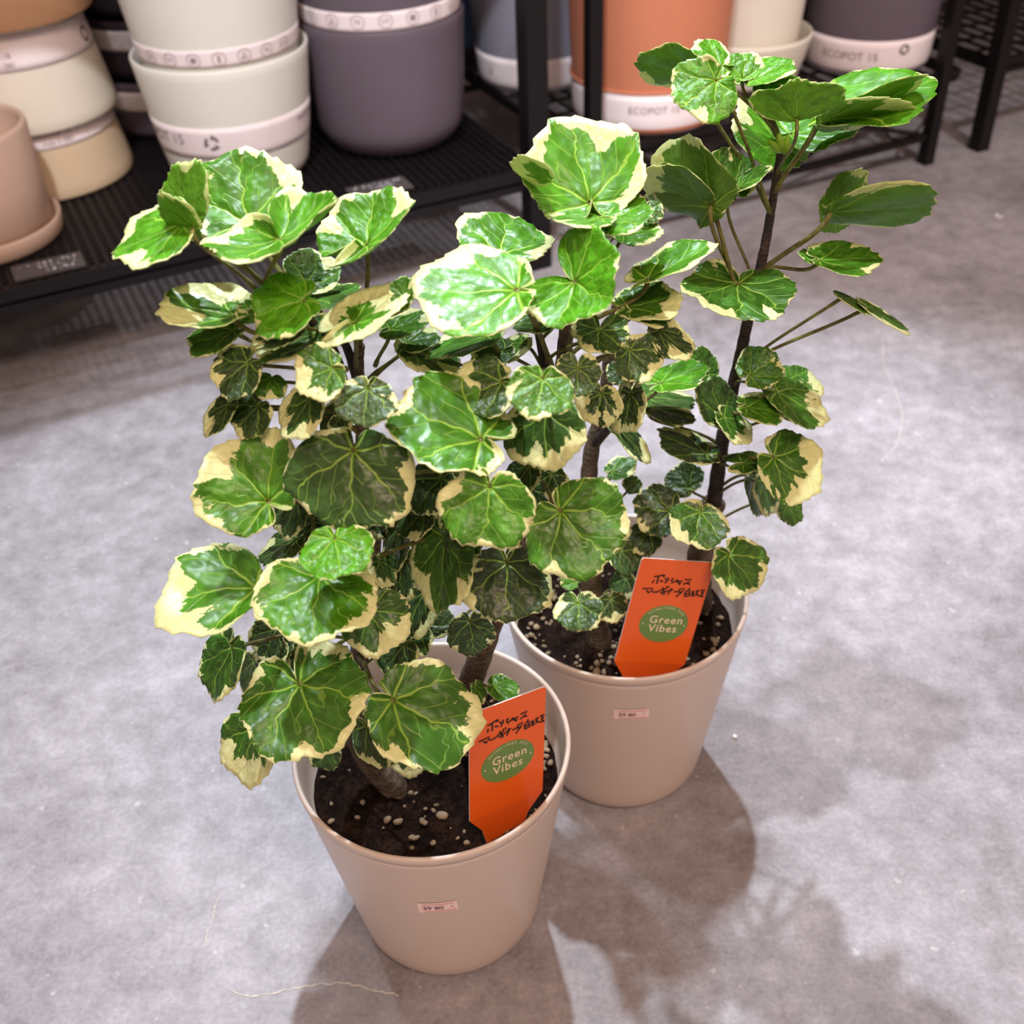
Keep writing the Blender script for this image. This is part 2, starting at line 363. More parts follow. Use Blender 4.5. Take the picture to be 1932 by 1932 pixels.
def icon_row(fl, fn, n, gap, r, start=0):
    for i in range(n):
        cx = (i - (n - 1) / 2) * gap; k = (i + start) % 5
        fl.put(ring2d(cx, 0, r, r * 0.10), fn)
        if k == 0: fl.put(shift(text2d('N', r * 1.1), cx, 0), fn)
        elif k == 1: fl.put(shift(text2d('UV', r * 0.9), cx, 0), fn)
        elif k == 2:
            for a in range(4): fl.put(ribbon2d([(cx - r * .55 * math.cos(a * .785), -r * .55 * math.sin(a * .785)), (cx + r * .55 * math.cos(a * .785), r * .55 * math.sin(a * .785))], r * .16), fn)
        elif k == 3: fl.put(ribbon2d([(cx, -r * .55), (cx, r * .55)], r * .35), fn)
        else: fl.put(ribbon2d([(cx - r * .4, -r * .4), (cx, r * .45), (cx + r * .4, -r * .4), (cx - r * .4, -r * .4)], r * .2), fn)
def recycle(fl, fn, cx, cy, r):
    for k in range(3):
        a0 = k * 2.094 + 0.2; pts = [(cx + r * math.cos(a0 + t * 0.25), cy + r * math.sin(a0 + t * 0.25)) for t in range(6)]
        fl.put(ribbon2d(pts, r * 0.42), fn)
        e = pts[-1]; a = a0 + 1.25
        fl.put(ribbon2d([(cx + r * 0.55 * math.cos(a), cy + r * .55 * math.sin(a)), (cx + r * 1.4 * math.cos(a), cy + r * 1.4 * math.sin(a))], r * 0.25), fn)
# ------------------------------------------------------------------ shop pots on the shelves
def pot_profile(R, rb, h, rnd, wall=0.004, lip=0.0):
    pr = [(0.0005, 0.0)]
    n = 8
    for i in range(n + 1):
        a = math.pi / 2 * i / n; pr.append((rb - rnd + rnd * math.sin(a), rnd - rnd * math.cos(a)))
    for i in range(1, 13):
        t = i / 12; pr.append((rb + (R - rb) * t ** 0.85, rnd + (h - rnd - 0.003) * t))
    pr += [(R - 0.0008, h - 0.001), (R - wall * 0.5, h), (R - wall + 0.0008, h - 0.001), (R - wall, h - 0.004)]
    pr += [(rb + (R - rb) * t ** 0.85 - wall, rnd + (h - rnd) * t) for t in (0.85, 0.65, 0.45, 0.25, 0.06)]
    pr += [(rb - rnd - wall, 0.006), (0.0005, 0.006)]
    return pr
def radius_fn(R, rb, h, rnd, inv=False):
    def f(z):
        if inv: z = h - z
        if z < rnd: return rb - rnd + math.sqrt(max(rnd ** 2 - (rnd - z) ** 2, 0))
        return rb + (R - rb) * min((z - rnd) / (h - rnd - 0.003), 1.02) ** 0.85
    return f
def shop_pot(name, loc, R, rb, h, rnd, mat, label, group, inv=False, cat='pot'):
    t = empty(name, loc); tag(t, label, cat, group)
    pr = pot_profile(R, rb, h, rnd)
    if inv: pr = [(r, h - z) for r, z in pr][::-1]
    MB().lathe(pr).build('pot_body', M[mat], t)
    t['rf'] = 0; return t, radius_fn(R, rb, h, rnd, inv)
def band(t, rf, z0, z1, phi0, phi1, mat='paper', eps=0.0006):
    n = 60; vs = []; fs = []
    zs = [z0 + (z1 - z0) * k / 5 for k in range(6)]
    for e in (eps, eps * 0.2):
        for z in zs:
            for i in range(n + 1):
                a = phi0 + (phi1 - phi0) * i / n; r = rf(z) + e; vs.append((r * math.cos(a), r * math.sin(a), z))
    m_ = n + 1
    for k in range(5):
        for i in range(n): fs.append((k * m_ + i, k * m_ + i + 1, (k + 1) * m_ + i + 1, (k + 1) * m_ + i))
    o6 = 6 * m_
    for i in range(n):
        fs.append((i, o6 + i, o6 + i + 1, i + 1)); fs.append((5 * m_ + i, 5 * m_ + i + 1, o6 + 5 * m_ + i + 1, o6 + 5 * m_ + i))
    return link('paper_label', mesh_from('paper_label', vs, fs), M[mat], t)
def face(P): return math.atan2(CP.y - P.y, CP.x - P.x)
def rest(px, py, rb, z=SH):            # where a round base of radius rb stands so that its near edge meets this line of sight
    p = on_z(px, py, z); d = V((p.x, p.y, 0)).normalized(); return p + d * rb
TW = 2 * math.pi
G1 = 'grey pots nested in a stack'
# light grey pair
R, rb, h = 0.1140, 0.095, 0.170
P = rest(467, 367, rb - 0.012)
for k in range(2):
    t, rf = shop_pot('plant_pot', P + V((0, 0, 0.099 * k)), R, rb, h, 0.03, 'pot_light',
        ('lower light grey plastic pot with a recycling mark on its white band', 'upper light grey plastic pot nested in another, icons on its white band')[k], 'light grey pots nested in pairs')
    ph = face(P)
    if k == 0:
        l = band(t, rf, 0.056, 0.098, ph - 2.2, ph + 0.45); l2 = band(t, rf, 0.056, 0.098, ph + 0.46, ph + 2.5)
        f = Flat(); fn = wrap_fn(rf, ph, 0.079, 0.0012)
        recycle(f, fn, -0.032, 0.0, 0.0080); f.build('recycling_mark', M['print_dark'], l, False)
        f = Flat(); f.put(shift(text2d('ECOPOT 15', 0.020, 'RIGHT'), -0.070, 0.002), fn); f.build('lettering', M['print'], l, False)
        f = Flat(); f.put(shift(text2d('MADE IN', 0.011, 'LEFT'), 0.092, 0.006), fn); f.build('lettering', M['print'], l2, False)
    else:
        z = 0.074
        l = band(t, rf, z - 0.002, z + 0.020, ph - 2.2, ph + 2.3)
        f = Flat(); fn = wrap_fn(rf, ph - 0.03, z + 0.0085, 0.0012); icon_row(f, fn, 7, 0.031, 0.0082); f.build('icons', M['print'], l, False)
# dark grey pair
R, rb, h = 0.1135, 0.105, 0.178
P = rest(747, 306, rb - 0.012)
for k in range(2):
    t, rf = shop_pot('plant_pot', P + V((0, 0, 0.090 * k)), R, rb, h, 0.045, 'pot_dark',
        ('lower dark grey pot with rounded base beside the black post', 'upper dark grey pot with icons on its white band')[k], 'dark grey pots nested in pairs')
    ph = face(P)
    if k == 1:
        z = 0.092
        l = band(t, rf, z - 0.004, z + 0.020, ph - 2.2, ph + 2.3)
        f = Flat(); fn = wrap_fn(rf, ph + 0.05, z + 0.009, 0.0012); icon_row(f, fn, 7, 0.036, 0.0088, 3); f.build('icons', M['print'], l, False)
# charcoal stack of three behind the light grey pair
R, rb, h = 0.100, 0.095, 0.0845
P = on_z(352, 262, SH) + UY * 0.10
names = ('bottom charcoal pot of the three stacked behind the light grey pair', 'middle charcoal pot of the three stacked behind the light grey pair', 'top charcoal pot of the three stacked behind the light grey pair')
for k in range(3):
    t, rf = shop_pot('plant_pot', P + V((0, 0, 0.085 * k)), R, rb, h, 0.02, 'pot_black' if k else 'pot_dark', names[k], 'charcoal pots in a stack of three')
    ph = face(P); z = 0.044
    l = band(t, rf, z, z + 0.028, ph - 1.7, ph + 1.7)
# upside-down stack
R, rb, h = 0.116, 0.090, 0.165
P = rest(111, 381, R)
names = ('tan upside-down pot at the bottom of the left stack', 'cream upside-down pot with a wide white label in the left stack', 'brown upside-down pot on top of the left stack')
for k in range(3):
    t, rf = shop_pot('plant_pot', P + V((0, 0, (0, 0.089, 0.216)[k])), R, rb, h, 0.02, ('pot_tan', 'pot_cream', 'pot_brown')[k], names[k], 'upside-down pots in a stack of three', inv=True)
    ph = face(P)
    if k < 2:
        z0, z1 = ((0.066, 0.087), (0.078, 0.120))[k]
        l = band(t, rf, z0, z1, ph - 2.2, ph + 0.62); l2 = band(t, rf, z0, z1, ph + 0.63, ph + 2.4)
        f = Flat(); fn = wrap_fn(rf, ph, z0 + 0.013, 0.0012)
        f.put(shift(text2d('LO max 18', 0.0095, 'RIGHT'), -0.005 + 0.045 * (1 - k), 0.006), fn); f.put(shift(text2d('max 0 080', 0.0095, 'RIGHT'), -0.003 + 0.045 * (1 - k), -0.005), fn)
        f.build('lettering', M['print'], l, False)
        if k == 1:
            f = Flat(); fn = wrap_fn(rf, ph + 1.12, z0 + 0.018, 0.0012); f.put(ring2d(0, 0, 0.008, 0.0035), fn); f.build('round_mark', M['print_dark'], l2, False)
# stoneware pot on its saucer, cut by the left edge
P = rest(-8, 506, 0.098)
t = empty('saucer', P); tag(t, 'beige saucer under the stoneware pot at the left edge', 'saucer')
MB().lathe([(0.0005, 0.0), (0.092, 0.0), (0.0965, 0.004), (0.0980, 0.022), (0.0965, 0.0245), (0.0945, 0.022), (0.0925, 0.006), (0.0005, 0.0055)]).build('dish', M['stone_beige'], t)
t = empty('plant_pot', P + V((0, 0, 0.0056))); tag(t, 'beige stoneware pot standing in a saucer at the left edge', 'pot')
MB().lathe([(0.0005, 0), (0.083, 0), (0.0865, 0.003), (0.0885, 0.07), (0.0895, 0.130), (0.0885, 0.1345), (0.086, 0.136), (0.0835, 0.1345), (0.0825, 0.130), (0.078, 0.02), (0.0005, 0.012)]).build('pot_body', M['stone_beige'], t)
# right-hand shelf
def right_pot(px, py, R, rb, h, mat, label, b0, b1, grp='single pots on the braced shelf', rnd=0.012):
    P = rest(px, py, rb - rnd * 0.6) if py else sh(px[0], px[1], SH); t, rf = shop_pot('plant_pot', P, R, rb, h, rnd, mat, label, grp)
    ph = face(P); l = band(t, rf, b0, b1, ph - 2.0, ph + 2.0, eps=0.0009) if b1 else None
    return P, t, rf, ph, l
P, t, rf, ph, l = right_pot(1218, 256, 0.119, 0.109, 0.24, 'terracotta', 'orange terracotta pot with a white band round its foot', 0.002, 0.060)
f = Flat(); f.put(text2d('ECOPOT 15', 0.014), wrap_fn(rf, ph + 0.10, 0.038, 0.0016)); f.build('lettering', M['print'], l, False)
MB().tube([V((math.cos(a * TW / 64) * (rf(0.0615) + 0.0012), math.sin(a * TW / 64) * (rf(0.0615) + 0.0012), 0.0625)) for a in range(65)], 0.0022, 6, False).build('raised_ring', M['terracotta'], t)
P, t, rf, ph, l = right_pot((0.540, 0.338), None, 0.112, 0.096, 0.22, 'pot_blue', 'blue grey pot behind the black post, white band at its foot', 0.004, 0.052)
f = Flat(); f.put(text2d('3', 0.018), wrap_fn(rf, ph - 0.85, 0.028, 0.0016)); f.build('lettering', M['print'], l, False)
P, t, rf, ph, l = right_pot((0.272, 0.150), None, 0.100, 0.084, 0.072, 'pot_cream', 'lower cream pot with a wide open rim beside the terracotta pot', 0, 0)
t2, rf2 = shop_pot('plant_pot', P + V((0, 0, 0.0085)), 0.093, 0.074, 0.24, 0.012, 'pot_cream', 'tall cream pot standing inside a wider cream pot', 'single pots on the braced shelf')
P, t, rf, ph, l = right_pot((0.062, 0.112), None, 0.113, 0.098, 0.24, 'pot_dark', 'dark grey pot at the right end of the braced shelf', 0.004, 0.058)
fn = wrap_fn(rf, ph - 0.12, 0.034, 0.0018)
f = Flat(); f.put(shift(text2d('ECOPOT 15', 0.017), -0.012, 0.0), fn); f.build('lettering', M['print'], l, False)
f = Flat(); f.put(ring2d(0.072, 0.010, 0.0065, 0.003), fn); f.build('round_mark', M['print_dark'], l, False)
# dark blue pot deep on the left shelf
P = sh(0.59, 0.555, SH); t, rf = shop_pot('plant_pot', P, 0.055, 0.048, 0.24, 0.012, 'pot_navy', 'slim dark blue pot in the shadow behind the blue grey pot', 'slim pots in the shadow at the back')
P = sh(1.235, 0.56, SH); t, rf = shop_pot('plant_pot', P, 0.052, 0.045, 0.27, 0.012, 'terracotta', 'slim terracotta pot in the shadow between the upside-down and charcoal stacks', 'slim pots in the shadow at the back')
# price plates lying on the shelf edge
def plate(px, py, label, scr, wd=0.082, dp=0.042):
    p = on_z(px, py, SH); t = empty('price_plate', p + V((0, 0, 0.0008)), RZ); tag(t, label, 'price label', 'dark price plates on the shelf edge')
    mb = MB(); mb.box((0, 0, 0.0012), wd, dp, 0.0024); mb.build('plate', M['plate'], t, False)
    rnd_ = random.Random(scr); f = Flat()
    for row, (n, y, x0) in enumerate(((9, 0.011, -0.036), (6, 0.000, -0.016), (5, -0.011, -0.014))):
        x = x0
        for k in range(n):
            x += rnd_.uniform(0.005, 0.008)
            if rnd_.random() < 0.15: x += 0.005
            pts = [(x + rnd_.uniform(-.0024, .0024), y + rnd_.uniform(-.0036, .0036)) for _ in range(4)]
            f.put(ribbon2d(pts, 0.0021), lambda a, b: V((a, b, 0.0027)))
    f.build('handwriting', M['chalk'], t, False); return t
plate(92, 506, 'dark price plate with white handwriting in front of the stoneware pot', 3)
plate(716, 358, 'dark price plate with white handwriting in front of the dark grey pots', 5)
# ================================================================== the two potted plants
PR, PB, PH = 0.09, 0.0641, 0.1802
C1 = V((-0.0592, 0.4843, 0)); C2 = V((0.0804, 0.6181, 0))
SOIL = 0.147
def rad_pot(z): return PB + (PR - PB) * z / PH
def nursery_pot(center, label):
    t = empty('potted_plant', center); tag(t, label, 'plant', 'variegated plants in beige pots')
    pr = [(0.0005, 0.0), (PB - 0.010, 0.0), (PB - 0.005, 0.0008), (PB - 0.0015, 0.004), (rad_pot(0.010), 0.010)]
    pr += [(rad_pot(0.010 + 0.158 * k / 14), 0.010 + 0.158 * k / 14) for k in range(1, 15)]
    pr += [(rad_pot(0.1715), 0.1715), (rad_pot(0.1722) - 0.0005, 0.1722), (rad_pot(0.1730) + 0.0004, 0.1732), (PR, 0.1785), (PR - 0.0004, 0.1797), (PR - 0.0016, PH), (PR - 0.0029, 0.1797), (PR - 0.0034, 0.1783),
           (rad_pot(0.16) - 0.0036, 0.160), (rad_pot(0.12) - 0.0036, 0.120), (0.0005, 0.118)]
    pot = MB().lathe(pr, 128).build('pot', M['pot_beige'], t)
    # soil : a heaped disc
    vs = [V((0, 0, SOIL))]; fs = []; nr, ns = 26, 72; rs = rad_pot(SOIL) - 0.0036
    rr = random.Random(int(center.x * 1000))
    for i in range(1, nr + 1):
        for k in range(ns):
            a = TW * k / ns; r = rs * i / nr
            z = SOIL + (0.004 * math.sin(3 * a + center.x * 40) * (i / nr) * (1 - i / nr) * 3 + rr.uniform(-0.0016, 0.0016) - 0.004 * (i / nr) ** 3)
            vs.append(V((r * math.cos(a), r * math.sin(a), z)))
    fs += [(0, 1 + k, 1 + (k + 1) % ns) for k in range(ns)]
    for i in range(nr - 1):
        for k in range(ns):
            b0 = 1 + i * ns; fs.append((b0 + k, b0 + ns + k, b0 + ns + (k + 1) % ns, b0 + (k + 1) % ns))
    so = link('soil', mesh_from('soil', vs, fs), M['soil'], t)
    pb = MB()
    def pebble(x, y, r):
        bm = bmesh.new(); bmesh.ops.create_icosphere(bm, subdivisions=2, radius=r)
        S = V((rr.uniform(0.8, 1.5), rr.uniform(0.7, 1.1), rr.uniform(0.6, 0.9))); an = rr.uniform(0, TW)
        for v in bm.verts:
            q = V((v.co.x * S.x, v.co.y * S.y, v.co.z * S.z)) * (1 + 0.22 * math.sin(v.co.x * 900 + x * 5000) * math.cos(v.co.y * 800 + y * 3000))
            v.co = V((q.x * math.cos(an) - q.y * math.sin(an) + x, q.x * math.sin(an) + q.y * math.cos(an) + y, q.z + SOIL + r * 0.25 - 0.001))
        bm.verts.ensure_lookup_table()
        pb.add([v.co.copy() for v in bm.verts], [tuple(v.index for v in f.verts) for f in bm.faces]); bm.free()
    front = center is C1
    for _ in range(150 if front else 430):
        a = rr.uniform(0, TW); r = rs * math.sqrt(rr.random()) * 0.96
        if front and rr.random() < 0.35: a = rr.uniform(-1.0, 0.5); r = rs * rr.uniform(0.75, 0.95)
        pebble(r * math.cos(a), r * math.sin(a), rr.choice((0.0008, 0.0011, 0.0014, 0.0017, 0.0020)) if rr.random() < .96 else 0.0027)
    if front: pebble(0.005, -0.034, 0.0036)
    tag(pb.build('perlite', M['pebble'], t), kind='stuff')
    return t, pot
PL1, POT1 = nursery_pot(C1, 'front beige pot with two bushy variegated round-leaved stems')
PL2, POT2 = nursery_pot(C2, 'back beige pot with a tall bare dark stem and white-edged leaves')
def sticker(pot, center, px, py, wd, ht, rot, label):
    d = ray(px, py); best = None
    for k in range(4000):
        p = CP + d * (0.3 + k * 0.0002) - center
        if p.z < PH and math.hypot(p.x, p.y) <= rad_pot(p.z): best = p; break
    phi = math.atan2(best.y, best.x); fn = wrap_fn(rad_pot, phi, best.z, 0.0005, rot); fn2 = wrap_fn(rad_pot, phi, best.z, 0.0007, rot)
    vs = []; fs = []
    nx, ny = 12, 3
    for e in (0.0005, 0.0001):
        f_ = wrap_fn(rad_pot, phi, best.z, e, rot)
        for j in range(ny + 1):
            for i in range(nx + 1): vs.append(f_(-wd / 2 + wd * i / nx, -ht / 2 + ht * j / ny))
    for j in range(ny):
        for i in range(nx): fs.append((j * (nx + 1) + i, j * (nx + 1) + i + 1, (j + 1) * (nx + 1) + i + 1, (j + 1) * (nx + 1) + i))
    st = link('price_sticker', mesh_from('price_sticker', vs, fs), M['sticker'], pot)
    f = Flat()
    f.put(rect2d(-wd * .36, ht * .30, wd * .42, ht * .37), fn2); f.put(rect2d(-wd * .34, -ht * .42, wd * .44, -ht * .33), fn2)
    f.build('printed_lines', M['sticker_line'], pot, False)
    f = Flat(); f.put(shift(text2d('39 80', ht * 0.48, 'CENTER', 0.95, 0.00012), -wd * 0.12, -ht * 0.04), fn2); f.put(shift(text2d('\\', ht * 0.4), wd * 0.36, -ht * .02), fn2)
    f.build('price', M['sticker_ink'], pot, False)
sticker(POT1, C1, 826, 1711, 0.0250, 0.0130, 0.05, '')
sticker(POT2, C2, 1191, 1347, 0.0250, 0.0120, 0.02, '')
# ------------------------------------------------------------------ stems
def stem(plant, pts, r0, r1, mat, base=True):
    P = []
    for i, q in enumerate(pts):
        P.append(on_z(q[0], q[1], SOIL - 0.006) if (i == 0 and base) else on_y(*q))
    if base:
        b0 = P[0]; t_ = (P[1] - b0).normalized(); P[0] = b0 + V((t_.x * .3 * .01, t_.y * .3 * .01, 0.004)); P.insert(0, b0 - V((t_.x * .004, t_.y * .004, 0.030)))
    c_ = plant.location; S = catmull(P, 8); n = len(S)
    rad = [(r0 + (r1 - r0) * (i / (n - 1)) ** 0.8) * (1 + 0.05 * math.sin(i * 2.1)) for i in range(n)]
    if base:
        for i in range(14): rad[i] *= 1.22 - 0.016 * i
    MB().tube([p - c_ for p in S], rad, 14).build('stem', M[mat], plant)
    return S
ST1, ST2 = [], []
ST1 += stem(PL1, [(752, 1500), (700, 1440, .478), (668, 1370, .478), (672, 1270, .482), (692, 1150, .486), (703, 1020, .490), (690, 900, .492), (682, 790, .496), (676, 690, .50), (680, 650, .50)], 0.0098, 0.0024, 'bark')
ST1 += stem(PL1, [(882, 1312), (905, 1240, .512), (940, 1140, .514), (980, 1030, .516), (1015, 920, .518), (1042, 810, .52), (1060, 710, .522), (1070, 610, .525), (1085, 520, .53), (1118, 400, .535)], 0.0098, 0.0026, 'bark')
ST1 += stem(PL1, [(684, 800, .496), (650, 730, .49), (628, 660, .485), (560, 575, .48), (500, 540, .48)], 0.0034, 0.0016, 'bark_dark', False)
ST1 += stem(PL1, [(690, 1060, .488), (640, 1110, .465), (600, 1080, .44)], 0.0036, 0.0018, 'bark', False)
ST1 += stem(PL1, [(1040, 820, .52), (1030, 720, .51), (1010, 590, .51)], 0.0030, 0.0018, 'bark_dark', False)
ST1 += stem(PL1, [(675, 720, .50), (652, 650, .50), (622, 600, .50)], 0.0028, 0.0016, 'bark_dark', False)
ST2 += stem(PL2, [(1132, 1222), (1120, 1150, .600), (1112, 1060, .602), (1110, 950, .606), (1116, 850, .610), (1140, 760, .615), (1150, 660, .618), (1165, 560, .62)], 0.0105, 0.0028, 'bark')
ST2 += stem(PL2, [(1318, 1150), (1318, 1070, .624), (1330, 1000, .626), (1348, 945, .628)], 0.0105, 0.0085, 'bark')
ST2 += stem(PL2, [(1346, 960, .626), (1356, 880, .628), (1372, 780, .63), (1395, 680, .632), (1412, 600, .634), (1440, 480, .638), (1456, 390, .64), (1465, 330, .64), (1474, 272, .64)], 0.0058, 0.0018, 'bark_dark', False)
ST2 += stem(PL2, [(1118, 840, .61), (1150, 800, .60), (1175, 745, .59), (1210, 690, .585)], 0.0034, 0.0014, 'bark_dark', False)
# ------------------------------------------------------------------ leaves
LEAF_N = 0
def leaf(plant, stems, A, T, W, y, age=0.5, cr=0.4, bk=0.3, w=0.78, cup=0.10, wave=0.05, fold=0.0, bend=0.05, flip=0, ps=None, skew=0.0, nt=27, rug=0.0, dz=1, notch=0.24, kw=3, stalk=True):
    global LEAF_N
    LEAF_N += 1; rr = random.Random(LEAF_N * 13 + 5)
    A3 = on_y(A[0], A[1], y); d = depth_of(A3); s = F_PX / d
    g_ = min(1.0, max(0.18, W / 2 * 1.07 / (w * math.hypot(T[0] - A[0], T[1] - A[1])))) ** 0.8
    cup, wave, bend, rug = cup * g_, wave * g_, bend * g_, rug
    tx, ty = T[0] - A[0], T[1] - A[1]; L = math.hypot(tx, ty); half = W / 2 * 1.05
    a = b = 0.0
    if half > w * L: a = min(math.sqrt((half / w) ** 2 - L * L), 1.7 * L + 30)
    else: b = math.sqrt(max((w * L) ** 2 - half * half, 0)) * 0.92
    px_, py_ = -ty / L * half, tx / L * half
    cs, sn = math.cos(skew), math.sin(skew); px_, py_ = px_ * cs - py_ * sn, px_ * sn + py_ * cs
    best = None; rA = ray(A[0], A[1])
    for sg in (1, -1):
        T3 = at_d(T[0], T[1], d + sg * a / s); t3 = T3 - A3
        l3 = (CR * px_ - CU * py_) / s + rA * (sg * b / s)
        l3 = l3 - t3 * (l3.dot(t3) / t3.length_squared)
        n = t3.cross(l3).normalized()
        tocam = (CP - A3).normalized()
        if (n.dot(tocam) < 0) != bool(flip): n = -n; l3 = -l3
        sc_ = n.z * dz
        if best is None or sc_ > best[0]: best = (sc_, t3, l3, n)
    _, t3, l3, n = best
    Lr = t3.length; tn = t3.normalized(); lh = l3.normalized(); we = l3.length / Lr
    if t3.cross(l3).dot(n) < 0: lh = -lh
    NS, NR = 130, 10
    cx, rx = (1 - bk) / 2, (1 + bk) / 2
    ph1, ph2, ph3 = rr.uniform(0, 6.28), rr.uniform(0, 6.28), rr.uniform(0, 6.28)
    vs = []; uvp = []; uvx = []
    outs = []
    for k in range(NS + 1):
        th = -math.pi + TW * k / NS
        c_, s_ = math.cos(th), math.sin(th)
        qa = (c_ / rx) ** 2 + (s_ / we) ** 2; qb = -2 * c_ * cx / rx ** 2; qc = (cx / rx) ** 2 - 1
        r = (-qb + math.sqrt(max(qb * qb - 4 * qa * qc, 0))) / (2 * qa)
        r *= 1 - 0.92 * math.exp(-((math.pi - abs(th)) / notch) ** 2)
        r *= 1 + 0.040 * math.cos(7.2 * th + ph1) + 0.018 * math.cos(4 * th + ph2)
        fr = (th * nt / TW + 0.5 * math.sin(th * 2 + ph3)) % 1.0
        r *= 1 + (0.048 + 0.022 * math.sin(th * 5 + ph2)) * (fr ** 1.6 - 0.4) * min(1, (math.pi - abs(th)) * 2)
        outs.append((th, r))
    r0 = 0.03
    for i in range(NR + 1):
        q = (i / NR) ** 0.85
        for th, r in outs:
            ro = r0 + (max(r, r0 * 1.2) - r0) * q; x, yy = ro * math.cos(th), ro * math.sin(th)
            z = cup * q * q * 0.55 + wave * q * q * math.sin(kw * th + ph1) + 0.35 * wave * q ** 3 * math.sin(7 * th + ph2)
            z += fold * (abs(yy) ** 1.3) - bend * (x * x if x > 0 else 0.5 * x * x) * 1.2
            z += 0.010 * (1 - q) * -1 + (0.012 + rug) * math.sin(9 * x + ph2) * math.sin(9 * yy + ph3) * q
            vs.append((tn * x + lh * yy + n * z) * Lr); uvp.append((th / math.pi, q)); uvx.append((x, yy))
    m_ = NS + 1
    fs = [(i * m_ + k, (i + 1) * m_ + k, (i + 1) * m_ + k + 1, i * m_ + k + 1) for i in range(NR) for k in range(NS)]
    me = mesh_from('leaf', vs, fs)
    for nm, src in (('polar', uvp), ('plan', uvx)):
        lay = me.uv_layers.new(name=nm)
        idx = np.zeros(len(me.loops), dtype=np.int32); me.loops.foreach_get('vertex_index', idx)
        lay.data.foreach_set('uv', np.array(src, dtype=np.float32)[idx].ravel())
    o = link('leaf', me, [M['leaf'], M['leaf_under']], plant); o.location = A3 - plant.location
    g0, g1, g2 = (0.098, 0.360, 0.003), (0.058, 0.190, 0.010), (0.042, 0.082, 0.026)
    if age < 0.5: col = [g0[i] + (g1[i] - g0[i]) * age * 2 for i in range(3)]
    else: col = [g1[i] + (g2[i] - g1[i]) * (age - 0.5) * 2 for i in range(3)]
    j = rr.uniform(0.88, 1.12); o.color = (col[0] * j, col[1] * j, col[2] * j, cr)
    md = o.modifiers.new('thickness', 'SOLIDIFY'); md.thickness = 0.00045; md.offset = -1; md.material_offset = 1; md.material_offset_rim = 1
    if not stalk: return o
    if ps: S3 = on_y(*ps)
    else:
        S3 = None; bd = 1e9
        for p in stems:
            if p.z < SOIL + 0.02: continue
            dh = math.hypot(p.x - A3.x, p.y - A3.y); want = A3.z - 0.015 - 0.45 * dh
            cst = (p - A3).length + 1.5 * abs(p.z - want)
            if cst < bd: bd = cst; S3 = p
    D = A3 - S3; ln_ = D.length
    back = (-n * 0.75 - tn * 0.35).normalized()
    P0, P3 = S3, A3 - n * (0.0004 + 0.010 * Lr)
    P1 = P0 + D * 0.35 + V((0, 0, (0.05 if ps else 0.15) * ln_)); P2 = P3 + back * min(0.30 * ln_, 0.022)
    pts = [];
    for k in range(13):
        u = k / 12; pts.append(P0 * (1 - u) ** 3 + P1 * 3 * u * (1 - u) ** 2 + P2 * 3 * u * u * (1 - u) + P3 * u ** 3)
    pr_ = 0.0007 + 0.014 * Lr
    MB().tube([p - A3 for p in pts], [pr_ * (1.35 if k < 2 else 1.0 if k < 11 else 1.15) for k in range(13)], 7).build('petiole', M['petiole'], o)
    return o
def L1(*a, **k): return leaf(PL1, ST1, *a, **k)
def L2(*a, **k): return leaf(PL2, ST2, *a, **k)
# front plant, left crown
L1((468, 420), (442, 287), 214, .515, .30, .22, cup=.12, w=.8, rug=.01)
L1((342, 420), (218, 478), 112, .485, .25, .35, wave=.10, bend=.05, kw=2, bk=.2)
L1((366, 428), (296, 384), 56, .478, .30, .15, flip=1, bk=.2)
L1((362, 420), (330, 312), 96, .50, .30, .18, flip=1, bk=.15, ps=(482, 545, .48))
L1((527, 450), (545, 494), 250, .475, .22, .40, cup=.55, bk=.8, wave=.08, w=.85)
L1((690, 462), (786, 384), 98, .50, .25, .45, cup=.55, bk=.75, fold=.25, ps=(678, 660, .50))
L1((442, 595), (308, 576), 90, .47, .45, .75, cup=.45, bk=.25)
L1((470, 588), (447, 600), 44, .472, .25, .3, bk=.9)
L1((573, 566), (474, 596), 116, .455, .20, .15, rug=.025, wave=.08)
L1((580, 538), (606, 478), 104, .52, .75, .55, cup=.35)
L1((585, 562), (682, 550), 44, .515, .55, .10)
L1((668, 608), (772, 548), 74, .46, .40, 1.0, cup=.3, bk=.65, ps=(672, 690, .49))
L1((760, 560), (768, 522), 46, .462, .6, .2, cup=.4, bk=.8)
L1((440, 622), (352, 652), 58, .475, .62, .25)
L1((562, 607), (484, 648), 66, .455, .95, .30, cup=.35)
L1((602, 626), (474, 662), 66, .47, .75, .35)
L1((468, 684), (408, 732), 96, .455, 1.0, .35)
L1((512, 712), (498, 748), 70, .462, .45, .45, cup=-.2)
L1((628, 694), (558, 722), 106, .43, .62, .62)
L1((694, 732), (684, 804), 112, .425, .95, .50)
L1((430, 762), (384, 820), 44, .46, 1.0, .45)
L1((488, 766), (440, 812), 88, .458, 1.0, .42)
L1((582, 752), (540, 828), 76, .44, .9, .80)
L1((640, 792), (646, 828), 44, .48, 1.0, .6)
L1((506, 946), (408, 846), 212, .43, .32, .48, cup=.25, w=.8)
L1((666, 850), (652, 1000), 240, .425, .85, .34, cup=-.05, nt=18, w=.84)
L1((908, 828), (742, 752), 172, .425, .42, .40, w=.62, bk=.34)
L1((946, 720), (864, 752), 114, .45, .95, .50)
L1((1024, 714), (1010, 790), 122, .43, .50, .45)
L1((1090, 694), (1088, 750), 84, .46, .95, .25, bk=.6)
L1((1028, 775), (1026, 888), 148, .445, .80, .42)
L1((1134, 742), (1122, 804), 88, .49, 1.0, .70)
